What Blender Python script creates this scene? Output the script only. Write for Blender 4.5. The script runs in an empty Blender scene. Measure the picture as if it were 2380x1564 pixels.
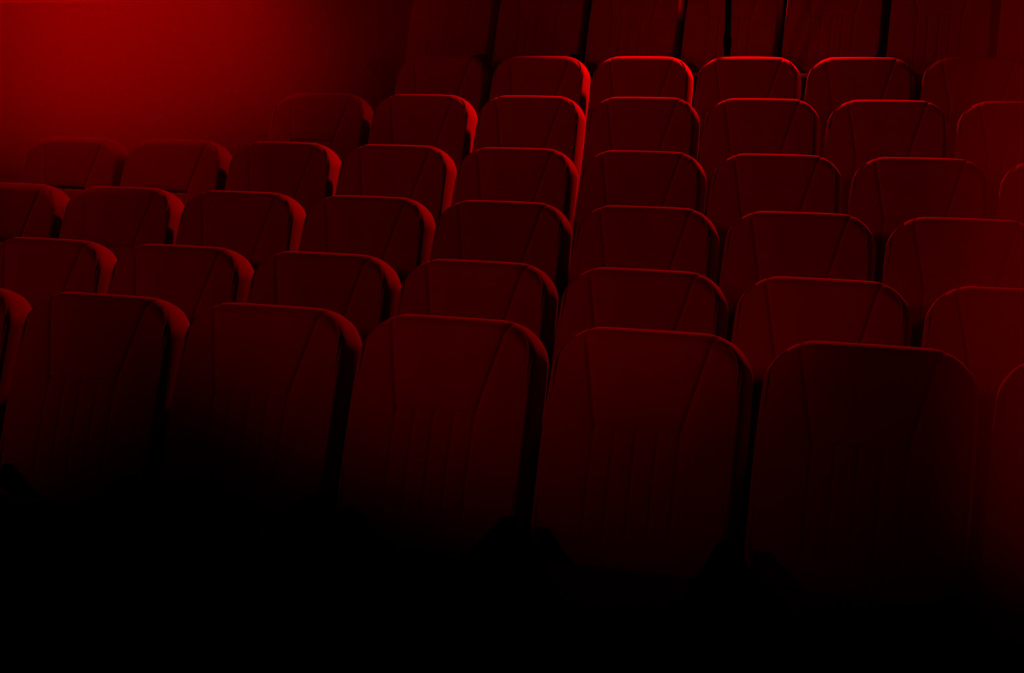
import bpy, bmesh, math, random
from mathutils import Vector, Matrix

sc = bpy.context.scene
col = sc.collection
R = math.radians

# ------------------------------------------------------------------ camera
YAW, PITCH = R(20.544), R(10.6845)
CAMZ = 1.764
FPX = 3600.0
cam_data = bpy.data.cameras.new('camera')
cam_data.sensor_fit = 'HORIZONTAL'
cam_data.sensor_width = 36.0
cam_data.lens = FPX / 2380.0 * 36.0
cam_data.clip_start = 0.05
cam_data.clip_end = 200.0
cam = bpy.data.objects.new('camera', cam_data)
col.objects.link(cam)
cam.location = (0, 0, CAMZ)
cam.rotation_euler = (R(90) - PITCH, 0.0, YAW)
sc.camera = cam

# ------------------------------------------------------------------ world and exposure
world = bpy.data.worlds.new('world')
sc.world = world
world.use_nodes = True
world.node_tree.nodes['Background'].inputs[0].default_value = (0, 0, 0, 1)
world.node_tree.nodes['Background'].inputs[1].default_value = 0.0
sc.view_settings.view_transform = 'Standard'
sc.view_settings.look = 'None'
sc.view_settings.gamma = 1.0
sc.view_settings.use_curve_mapping = False
sc.view_settings.exposure = 0.0
sc.cycles.use_denoising = True
sc.cycles.volume_step_rate = 1.0
sc.cycles.max_bounces = 5
sc.cycles.volume_bounces = 0

# ------------------------------------------------------------------ lamps (all gelled red)
RED = (1.0, 0.0, 0.0)

def spot(name, loc, target, power, cone, blend, radius):
    d = bpy.data.lights.new(name, 'SPOT')
    d.energy = power
    d.color = RED
    d.spot_size = R(cone)
    d.spot_blend = blend
    d.shadow_soft_size = radius
    o = bpy.data.objects.new(name, d)
    col.objects.link(o)
    o.location = loc
    o.rotation_euler = (Vector(target) - Vector(loc)).to_track_quat('-Z', 'Y').to_euler()
    return o

# rear lamp above the last two rows: rims the seat tops
spot('rear_stage_lamp', (-1.87, 8.95, 2.75), (-1.75, 5.6, 0.98), 1090, 77, 0.75, 0.10)
# fill spots added high at the left: several aims even out rear-row faces
spot('left_fill', (-8.3, 1.0, 5.4), (-2.0, 6.2, 1.4), 44, 30, 1.0, 0.3)
spot('left_fill', (-8.3, -1.0, 5.4), (-0.8, 8.6, 1.6), 420, 22, 1.0, 0.3)
spot('left_fill', (-8.3, 1.0, 5.4), (1.0, 8.3, 1.6), 215, 22, 1.0, 0.3)
spot('left_fill', (-8.3, 1.0, 5.4), (-2.6, 8.4, 1.8), 400, 18, 1.0, 0.3)
# fill spots added at the front left to brighten upper backs of nearest rows
spot('front_row_fill', (-3.3, 0.3, 2.3), (-0.9, 4.0, 1.17), 49, 26, 1.0, 0.12)
spot('front_row_fill', (-5.6, 0.2, 2.1), (-3.0, 4.7, 1.36), 170, 34, 1.0, 0.12)
spot('front_row_fill', (-3.9, 1.0, 2.1), (-1.3, 4.35, 1.29), 104, 30, 1.0, 0.12)
spot('front_row_fill', (-2.2, 0.4, 2.2), (-0.9, 3.9, 1.14), 46, 13, 1.0, 0.08)
# small unseen spot added only to brighten the ledge on the rear wall
spot('ledge_fill', (-7.3, 8.5, 3.5), (-7.5, 9.95, 2.15), 90, 50, 1.0, 0.05)
# invented spots straight above the left mist bank, to make it glow
spot('mist_fill', (-4.75, 7.3, 5.0), (-4.7, 7.2, 0.5), 1230, 40, 1.0, 0.2)
spot('mist_fill', (-5.7, 6.9, 5.0), (-5.7, 6.8, 0.5), 760, 40, 1.0, 0.2)
spot('mist_fill', (-4.15, 8.9, 5.2), (-4.15, 8.8, 0.5), 260, 22, 1.0, 0.2)
spot('mist_fill', (-4.3, 5.9, 4.8), (-4.3, 5.8, 0.5), 380, 30, 1.0, 0.2)

# ------------------------------------------------------------------ materials
def nodes(name):
    m = bpy.data.materials.new(name)
    m.use_nodes = True
    nt = m.node_tree
    return m, nt, nt.nodes['Principled BSDF']

def fabric(name, c0, c1, scale=900.0, bump=0.25, sheen=0.3):
    m, nt, p = nodes(name)
    tc = nt.nodes.new('ShaderNodeTexCoord')
    n1 = nt.nodes.new('ShaderNodeTexNoise')
    n1.inputs['Scale'].default_value = 9.0
    n1.inputs['Detail'].default_value = 6.0
    ramp = nt.nodes.new('ShaderNodeValToRGB')
    ramp.color_ramp.elements[0].position = 0.3
    ramp.color_ramp.elements[0].color = (*c0, 1)
    ramp.color_ramp.elements[1].position = 0.7
    ramp.color_ramp.elements[1].color = (*c1, 1)
    n2 = nt.nodes.new('ShaderNodeTexNoise')
    n2.inputs['Scale'].default_value = scale
    n2.inputs['Detail'].default_value = 2.0
    b = nt.nodes.new('ShaderNodeBump')
    b.inputs['Strength'].default_value = bump
    b.inputs['Distance'].default_value = 0.0015
    nt.links.new(tc.outputs['Object'], n1.inputs['Vector'])
    nt.links.new(tc.outputs['Object'], n2.inputs['Vector'])
    nt.links.new(n1.outputs['Fac'], ramp.inputs['Fac'])
    nt.links.new(ramp.outputs['Color'], p.inputs['Base Color'])
    nt.links.new(n2.outputs['Fac'], b.inputs['Height'])
    nt.links.new(b.outputs['Normal'], p.inputs['Normal'])
    p.inputs['Roughness'].default_value = 0.95
    p.inputs['Specular IOR Level'].default_value = 0.1
    p.inputs['Sheen Weight'].default_value = sheen
    p.inputs['Sheen Roughness'].default_value = 0.5
    p.inputs['Sheen Tint'].default_value = (1, 0.1, 0.1, 1)
    return m

def plain(name, c, rough=0.6, spec=0.3):
    m, nt, p = nodes(name)
    tc = nt.nodes.new('ShaderNodeTexCoord')
    n1 = nt.nodes.new('ShaderNodeTexNoise')
    n1.inputs['Scale'].default_value = 14.0
    mp = nt.nodes.new('ShaderNodeMapRange')
    mp.inputs['To Min'].default_value = rough - .08
    mp.inputs['To Max'].default_value = rough + .08
    nt.links.new(tc.outputs['Object'], n1.inputs['Vector'])
    nt.links.new(n1.outputs['Fac'], mp.inputs['Value'])
    nt.links.new(mp.outputs['Result'], p.inputs['Roughness'])
    p.inputs['Base Color'].default_value = (*c, 1)
    p.inputs['Specular IOR Level'].default_value = spec
    return m

M_VELVET = fabric('red_velvet', (0.165, 0.006, 0.007), (0.20, 0.008, 0.009), sheen=0.12)
M_PIPING = fabric('red_piping', (0.15, 0.006, 0.006), (0.18, 0.007, 0.007), bump=0.1, sheen=0.1)
M_PAN = fabric('dark_seat_fabric', (0.05, 0.003, 0.003), (0.06, 0.003, 0.003), sheen=0.05)
M_BLACK = plain('black_plastic', (0.003, 0.003, 0.003), 0.9, 0.0)
M_METAL = plain('black_metal', (0.002, 0.002, 0.002), 0.85, 0.0)
M_CARPET = fabric('dark_carpet', (0.014, 0.003, 0.003), (0.020, 0.004, 0.004), scale=300, bump=0.5, sheen=0.0)
M_WALL = fabric('wall_cloth', (0.022, 0.002, 0.002), (0.027, 0.003, 0.003), scale=200, bump=0.2, sheen=0.0)
M_CEIL = plain('ceiling_paint', (0.02, 0.02, 0.02), 0.9, 0.05)
M_TRIM = plain('painted_trim', (0.75, 0.08, 0.08), 0.6, 0.2)

# ------------------------------------------------------------------ helpers
def link_mesh(name, verts, faces, mat, parent=None, smooth=True):
    me = bpy.data.meshes.new(name)
    me.from_pydata(verts, [], faces)
    me.update()
    if smooth:
        me.polygons.foreach_set('use_smooth', [True] * len(me.polygons))
    me.materials.append(mat)
    o = bpy.data.objects.new(name, me)
    col.objects.link(o)
    if parent:
        o.parent = parent
    return o

def bm_obj(name, bm, mat, parent=None, smooth=False):
    me = bpy.data.meshes.new(name)
    bmesh.ops.recalc_face_normals(bm, faces=bm.faces[:])
    bm.to_mesh(me)
    bm.free()
    if smooth:
        me.polygons.foreach_set('use_smooth', [True] * len(me.polygons))
    me.materials.append(mat)
    o = bpy.data.objects.new(name, me)
    col.objects.link(o)
    if parent:
        o.parent = parent
    return o

def bm_box(bm, lo, hi, bevel=0.0, seg=3, mat4=None):
    g = bmesh.ops.create_cube(bm, size=1.0)
    vs = g['verts']
    for v in vs:
        v.co = Vector([(lo[i] + hi[i]) / 2 + v.co[i] * (hi[i] - lo[i]) for i in range(3)])
    if bevel:
        es = list({e for v in vs for e in v.link_edges})
        r = bmesh.ops.bevel(bm, geom=es, offset=bevel, segments=seg, profile=0.5, affect='EDGES')
        vs = list({v for f in r['faces'] for v in f.verts} | {v for v in vs if v.is_valid})
    if mat4:
        for v in vs:
            v.co = mat4 @ v.co
    return vs

def structure(o, name):
    o.name = name
    o['kind'] = 'structure'
    return o

def tag(o, label, cat, group=None):
    o['label'] = label
    o['category'] = cat
    if group:
        o['group'] = group

# ------------------------------------------------------------------ rows (measured from the photograph)
PITCHW = 0.55
SEAT_H = 1.05
ROWS = [  # key, distance, seat-top height relative to the camera, x of seam 0, first seat, last seat
    ('F', 3.753, -0.714, -2.401, -2, 4),
    ('E', 4.556, -0.678, -3.198, -1, 5),
    ('D', 5.337, -0.567, -3.960, -1, 6),
    ('C', 6.121, -0.424, -3.647, -2, 6),
    ('B', 6.942, -0.235, -3.329, -1, 5),
    ('A', 7.753, -0.058, -3.016, -1, 4),
    ('Z', 8.551, 0.385, -3.269, -1, 5),
]

# ------------------------------------------------------------------ the setting
def build_setting():
    x0, x1 = -9.0, 4.2
    ylast = 10.0
    levels = []
    for i, (k, n, h, t, a, b) in enumerate(ROWS):
        levels.append((n - 0.50, CAMZ + h - SEAT_H))
    prof = [(-2.5, 0.0)]
    for (ys, z) in levels:
        if z > 1e-4:
            prof.append((ys, prof[-1][1]))
            prof.append((ys, z))
    prof.append((ylast, prof[-1][1]))
    n = len(prof)
    v = [(x0, y, z) for y, z in prof] + [(x1, y, z) for y, z in prof]
    v += [(x0, -2.5, -0.4), (x0, ylast, -0.4), (x1, -2.5, -0.4), (x1, ylast, -0.4)]
    f = [(i, n + i, n + i + 1, i + 1) for i in range(n - 1)]
    f += [tuple(list(range(n)) + [2 * n + 1, 2 * n]), tuple(list(range(2 * n - 1, n - 1, -1)) + [2 * n + 2, 2 * n + 3])]
    f += [(2 * n, 2 * n + 2, n, 0), (n - 1, 2 * n - 1, 2 * n + 3, 2 * n + 1), (2 * n, 2 * n + 1, 2 * n + 3, 2 * n + 2)]
    structure(link_mesh('floor', v, f, M_CARPET, smooth=False), 'floor')

    def slab(name, lo, hi, m):
        bm = bmesh.new()
        bm_box(bm, lo, hi)
        return structure(bm_obj(name, bm, m), name)
    slab('wall_left', (x0 - .2, -2.5, -0.4), (x0, ylast, 6.0), M_WALL)
    slab('wall_right', (x1, -2.5, -0.4), (x1 + .2, ylast, 6.0), M_WALL)
    slab('wall_back', (x0 - .2, ylast, -0.4), (x1 + .2, ylast + .2, 6.0), M_WALL)
    slab('wall_front', (x0 - .2, -2.7, -0.4), (x1 + .2, -2.5, 6.0), M_WALL)
    slab('ceiling', (x0 - .2, -2.7, 6.0), (x1 + .2, ylast + .2, 6.2), M_CEIL)
    return x0, x1, ylast

X0, X1, YL = build_setting()

# ledge along the rear wall, its lower edge just grazes the top of the picture at the left
bm = bmesh.new()
bm_box(bm, (X0, YL - .06, 2.072), (-6.6, YL, 2.20), 0.006, 2)
structure(bm_obj('trim_1', bm, M_TRIM), 'trim_1')

# ------------------------------------------------------------------ the seat
RHO = R(21)
VD = Vector((0, math.sin(RHO), math.cos(RHO)))        # up along the reclined back
ND = Vector((0, -math.cos(RHO), math.sin(RHO)))       # out of the upholstered face
L = 0.62                                              # length of the back
TOP = Vector((0, -0.035, SEAT_H + 0.020)) - ND * 0.028
HW = 0.256
RT, RB = 0.112, 0.100
THICK = 0.140                                         # depth of the boxed sides

def hw_at(v):
    return HW - 0.010 * max(0.0, (v - 0.25) / (L - 0.25)) ** 2

def half_outline(v):
    h = hw_at(v)
    if v > L - RT:
        q = (v - (L - RT)) / RT
        return h - RT * (1 - math.sqrt(max(0.0, 1 - q * q)))
    if v < RB:
        q = (RB - v) / RB
        return h - RB * (1 - math.sqrt(max(0.0, 1 - q * q)))
    return h

def edge_distance(u, v):
    h = hw_at(v)
    a = abs(u)
    if v > L - RT and a > h - RT:
        return RT - math.hypot(a - (h - RT), v - (L - RT))
    if v < RB and a > h - RB:
        return RB - math.hypot(a - (h - RB), RB - v)
    return min(h - a, L - v, v)

def seg_dist(px, py, ax, ay, bx, by):
    dx, dy = bx - ax, by - ay
    t = max(0.0, min(1.0, ((px - ax) * dx + (py - ay) * dy) / (dx * dx + dy * dy)))
    return math.hypot(px - ax - t * dx, py - ay - t * dy)

VC = L - 0.265
SEAMS = [(-.176, L + .02, -.112, VC), (.176, L + .02, .112, VC), (-.112, VC, .112, VC)]
CHAN = [(x, VC, x, 0.085) for x in (-.112, -.056, 0.0, .056, .112)]

def topness(v):
    t = min(1.0, max(0.0, (v - (L - 0.125)) / 0.10))
    return t * t * (3 - 2 * t)

def edge_roll(u, v):
    """radius and drop of the rolled border: full at the top, tight at the sides"""
    t = topness(v)
    return 0.014 + 0.036 * t, 0.014 + 0.046 * t

def face_height(u, v):
    d = max(edge_distance(u, v), 0.0)
    h = hw_at(v)
    w = 0.012 * (1 - min(1.0, abs(u) / h) ** 2) + 0.010 * math.sin(math.pi * min(1, max(0, v / L)))
    rr, drop = edge_roll(u, v)
    if d < rr:
        q = 1 - d / rr
        w -= drop * (1 - math.sqrt(max(0.0, 1 - q * q)))
    # welt inside the side edges
    side = (1 - topness(v)) 
    w -= side * (0.0014 * math.exp(-((d - 0.017) / 0.0032) ** 2))
    m1 = min(seg_dist(u, v, *s) for s in SEAMS)
    m2 = min(seg_dist(u, v, *s) for s in CHAN)
    w -= 0.0052 * math.exp(-(m1 / 0.0045) ** 2) + 0.004 * math.exp(-(m1 / 0.022))
    w -= 0.0036 * math.exp(-(m2 / 0.004) ** 2) + 0.0012 * math.exp(-(m2 / 0.012))
    return w

def bpt(u, v, w):
    return TOP + Vector((u, 0, 0)) + VD * (v - L) + ND * w

def backrest_mesh(parent):
    nu, nv = 140, 150
    vs = [L * j / nv for j in range(nv + 1)]
    vs = sorted(set([0.0, 0.0004, 0.0015] + vs + [L - 0.0004, L - 0.0015]))
    verts, faces = [], []
    for v in vs:
        ho = half_outline(v)
        for i in range(nu + 1):
            u = ho * (-1 + 2 * i / nu)
            verts.append(bpt(u, v, face_height(u, v)))
    W, H = nu + 1, len(vs)
    for j in range(H - 1):
        for i in range(nu):
            a = j * W + i
            faces.append((a, a + 1, a + W + 1, a + W))
    loop = [i for i in range(W)] + [j * W + nu for j in range(1, H)] + \
           [(H - 1) * W + i for i in range(nu - 1, -1, -1)] + [j * W for j in range(H - 2, 0, -1)]
    uv = []
    for k in loop:
        j, i = divmod(k, W)
        uv.append((half_outline(vs[j]) * (-1 + 2 * i / nu), vs[j]))
    prev = loop
    for back, inset in ((0.070, -0.002), (0.095, -0.003), (0.120, -0.001), (0.132, 0.004), (THICK, 0.014)):
        cur = []
        for (u, v) in uv:
            s = 1 - inset / HW
            s2 = 1 - inset / (L / 2)
            cur.append(len(verts))
            verts.append(bpt(u * s, L / 2 + (v - L / 2) * s2, -back))
        m = len(loop)
        for q in range(m):
            r = (q + 1) % m
            faces.append((prev[r], prev[q], cur[q], cur[r]))
        prev = cur
    faces.append(tuple(prev))
    return link_mesh('backrest', verts, faces, M_VELVET, parent)

def outline_path(inset, n=14):
    """closed path of (u, v) at a distance inside the outline"""
    pts = []
    rt, rb = RT - inset, RB - inset
    ht, hb = hw_at(L - RT) - inset, hw_at(RB) - inset
    ct, cb = L - RT, RB
    for (sx, cy, rad, hh, a0, a1) in ((1, cb, rb, hb, -90, 0), (1, ct, rt, ht, 0, 90), (-1, ct, rt, ht, 90, 180), (-1, cb, rb, hb, 180, 270)):
        for k in range(n + 1):
            a = R(a0 + (a1 - a0) * k / n)
            pts.append((sx * (hh - rad) + rad * math.cos(a), cy + rad * math.sin(a)))
    return pts

def piping_mesh(parent, side):
    """welt along one side edge of the face, from the lower corner round the upper one"""
    path = [p for p in outline_path(0.0135) if p[0] * side > 0 and 0.03 < p[1] < L - 0.03 and p[0] * side > 0.19]
    path.sort(key=lambda p: p[1])
    P = [bpt(u, v, face_height(u, v) + 0.001) for u, v in path]
    n, s, rad = len(P), 6, 0.0026
    verts, faces = [], []
    for i in range(n):
        t = (P[min(i + 1, n - 1)] - P[max(i - 1, 0)]).normalized()
        b = t.cross(ND).normalized()
        for k in range(s):
            a = 2 * math.pi * k / s
            verts.append(P[i] + rad * (math.cos(a) * ND + math.sin(a) * b))
    for i in range(n - 1):
        j = i + 1
        for k in range(s):
            l = (k + 1) % s
            faces.append((i * s + k, j * s + k, j * s + l, i * s + l))
    faces.append(tuple(range(s))[::-1])
    faces.append(tuple((n - 1) * s + k for k in range(s)))
    return link_mesh('piping', verts, faces, M_PIPING, parent)

def shell_mesh(parent):
    path = outline_path(0.018)
    verts, faces = [], []
    rings = ((THICK + .0004, 1.0), (THICK + .010, 1.0), (THICK + .016, 0.97), (THICK + .021, 0.80), (THICK + .024, 0.45))
    for (w, s) in rings:
        for (u, v) in path:
            verts.append(bpt(u * s, L / 2 + (v - L / 2) * s, -w))
    n = len(path)
    for r in range(len(rings) - 1):
        for i in range(n):
            j = (i + 1) % n
            faces.append((r * n + j, r * n + i, (r + 1) * n + i, (r + 1) * n + j))
    faces.append(tuple(range(n)))
    faces.append(tuple((len(rings) - 1) * n + i for i in range(n))[::-1])
    return link_mesh('back_shell', verts, faces, M_BLACK, parent)

def pan_mesh(parent):
    """tip-up cushion folded against the lower back"""
    bm = bmesh.new()
    T = Matrix.Translation((0, -0.345, 0.345)) @ Matrix.Rotation(R(-14), 4, 'X')
    vs = bm_box(bm, (-.228, -.062, -.17), (.228, .062, .17), 0.045, 6, T)
    return bm_obj('seat_cushion', bm, M_PAN, parent, smooth=True)

def hinge_mesh(parent):
    bm = bmesh.new()
    bm_box(bm, (-.225, -.30, .215), (.225, -.262, .245), 0.006, 2)
    return bm_obj('hinge_bar', bm, M_METAL, parent)

def arm_mesh(parent, side):
    bm = bmesh.new()
    prof = [(-.285, .612), (-.56, .585), (-.590, .57), (-.597, .545), (-.58, .515), (-.54, .505), (-.295, .53)]
    x = side * PITCHW / 2
    lo = [bm.verts.new((x - .026, y, z)) for y, z in prof]
    hi = [bm.verts.new((x + .026, y, z)) for y, z in prof]
    bm.faces.new(lo)
    bm.faces.new(hi[::-1])
    for i in range(len(prof)):
        j = (i + 1) % len(prof)
        bm.faces.new((lo[i], hi[i], hi[j], lo[j]))
    bmesh.ops.recalc_face_normals(bm, faces=bm.faces[:])
    bmesh.ops.bevel(bm, geom=bm.edges[:], offset=0.008, segments=2, affect='EDGES')
    return bm_obj('armrest', bm, M_BLACK, parent, smooth=False)

def stand_mesh(parent, side):
    bm = bmesh.new()
    x = side * PITCHW / 2
    prof = [(-.31, .529), (-.50, .509), (-.44, .40), (-.40, .04), (-.47, .02), (-.47, 0.0), (-.22, 0.0), (-.22, .02), (-.30, .04), (-.31, .3)]
    lo = [bm.verts.new((x - .016, y, z)) for y, z in prof]
    hi = [bm.verts.new((x + .016, y, z)) for y, z in prof]
    bm.faces.new(lo)
    bm.faces.new(hi[::-1])
    for i in range(len(prof)):
        j = (i + 1) % len(prof)
        bm.faces.new((lo[i], hi[i], hi[j], lo[j]))
    return bm_obj('side_stand', bm, M_METAL, parent)

proto = bpy.data.objects.new('theatre_seat', None)
proto.empty_display_size = 0.2
col.objects.link(proto)
back = backrest_mesh(proto)
piping_mesh(back, 1)
piping_mesh(back, -1)
shell_mesh(proto)
pan_mesh(proto)
hinge_mesh(proto)
arm_r = arm_mesh(proto, 1)
stand_r = stand_mesh(proto, 1)
me_arm_l = arm_mesh(None, -1)
me_stand_l = stand_mesh(None, -1)

def copy_tree(o, parent=None):
    c = o.copy()
    col.objects.link(c)
    if parent:
        c.parent = parent
    for ch in list(o.children):
        copy_tree(ch, c)
    return c

ORD = ['first', 'second', 'third', 'fourth', 'fifth', 'sixth', 'seventh', 'eighth', 'ninth', 'tenth']
LOOK = {
    'F': ('dim red velvet theatre seat with trapezoid seams', 'in the nearest row', 'seats of the nearest row'),
    'E': ('dark red theatre seat with faint rim light', 'in the second nearest row', 'seats of the second nearest row'),
    'D': ('dark red theatre seat with thin lit rim', 'in the third nearest row', 'seats of the third nearest row'),
    'C': ('red theatre seat with lit rim', 'in the fourth nearest row', 'seats of the fourth nearest row'),
    'B': ('red theatre seat with bright rim', 'in the fifth nearest row', 'seats of the fifth nearest row'),
    'A': ('red theatre seat', 'in the glowing row before the last', 'seats of the row before the last'),
    'Z': ('tall dark red seat cut by the frame', 'in the last row', 'seats of the last row'),
}
first = True
row_ends = []
for (k, n, h, t, a, b) in ROWS:
    look, where, grp = LOOK[k]
    for idx in range(a, b + 1):
        s = proto if first else copy_tree(proto)
        first = False
        s.location = (t + PITCHW * idx + .273, n, CAMZ + h - SEAT_H)
        tag(s, f"{look}, {ORD[idx - a]} from left {where}", 'seat', grp)
        if idx == a:
            row_ends.append(s)
for s in row_ends:
    for src in (me_arm_l, me_stand_l):
        c = src.copy()
        col.objects.link(c)
        c.parent = s
for o in (me_arm_l, me_stand_l):
    bpy.data.objects.remove(o)

# ------------------------------------------------------------------ black pole behind the sixth row
def pole():
    root = bpy.data.objects.new('stand_pole', None)
    col.objects.link(root)
    root.location = (-1.812, 8.0, CAMZ - .058 - SEAT_H)
    tag(root, 'slim black upright pole with a collar in front of the rearmost seats', 'pole')
    def lathe(name, prof, mat):
        verts, faces = [], []
        s = 20
        for (r, z) in prof:
            for q in range(s):
                an = 2 * math.pi * q / s
                verts.append((r * math.cos(an), r * math.sin(an), z))
        for i in range(len(prof) - 1):
            for q in range(s):
                w = (q + 1) % s
                faces.append((i * s + q, i * s + w, (i + 1) * s + w, (i + 1) * s + q))
        faces.append(tuple(range(s))[::-1])
        faces.append(tuple((len(prof) - 1) * s + q for q in range(s)))
        return link_mesh(name, verts, faces, mat, root)
    lathe('tube', [(0.0165, .02), (0.0165, 1.75)], M_METAL)
    lathe('collar', [(0.0168, 1.085), (0.0215, 1.095), (0.0215, 1.135), (0.0168, 1.155)], M_BLACK)
    lathe('base_plate', [(0.05, 0.0), (0.05, .012), (0.035, .02)], M_METAL)
pole()

# ------------------------------------------------------------------ mist
def mist(name, loc, radii, density, label):
    bm = bmesh.new()
    bmesh.ops.create_icosphere(bm, subdivisions=4, radius=1.0)
    m = bpy.data.materials.new(name + '_volume')
    m.use_nodes = True
    nt = m.node_tree
    nt.nodes.clear()
    out = nt.nodes.new('ShaderNodeOutputMaterial')
    vol = nt.nodes.new('ShaderNodeVolumeScatter')
    vol.inputs['Color'].default_value = (1, 1, 1, 1)
    vol.inputs['Anisotropy'].default_value = 0.0
    tc = nt.nodes.new('ShaderNodeTexCoord')
    ln = nt.nodes.new('ShaderNodeVectorMath')
    ln.operation = 'LENGTH'
    mr = nt.nodes.new('ShaderNodeMapRange')
    mr.interpolation_type = 'SMOOTHERSTEP'
    mr.inputs['From Min'].default_value = 1.0
    mr.inputs['From Max'].default_value = 0.0
    mr.inputs['To Min'].default_value = 0.0
    mr.inputs['To Max'].default_value = density
    nt.links.new(tc.outputs['Object'], ln.inputs[0])
    nt.links.new(ln.outputs['Value'], mr.inputs['Value'])
    nt.links.new(mr.outputs['Result'], vol.inputs['Density'])
    nt.links.new(vol.outputs['Volume'], out.inputs['Volume'])
    o = bm_obj('haze', bm, m)
    o.location = loc
    o.scale = radii
    o['kind'] = 'stuff'
    tag(o, label, 'haze')
    return o

mist('haze', (-4.9, 6.9, 1.95), (2.4, 2.8, 1.3), 0.48, 'bank of red mist glowing over the left ends of the rear rows')
mist('haze', (-0.02, 2.95, 1.54), (0.36, 0.40, 1.15), 1.1, 'faint column of red mist at the right edge of the picture')
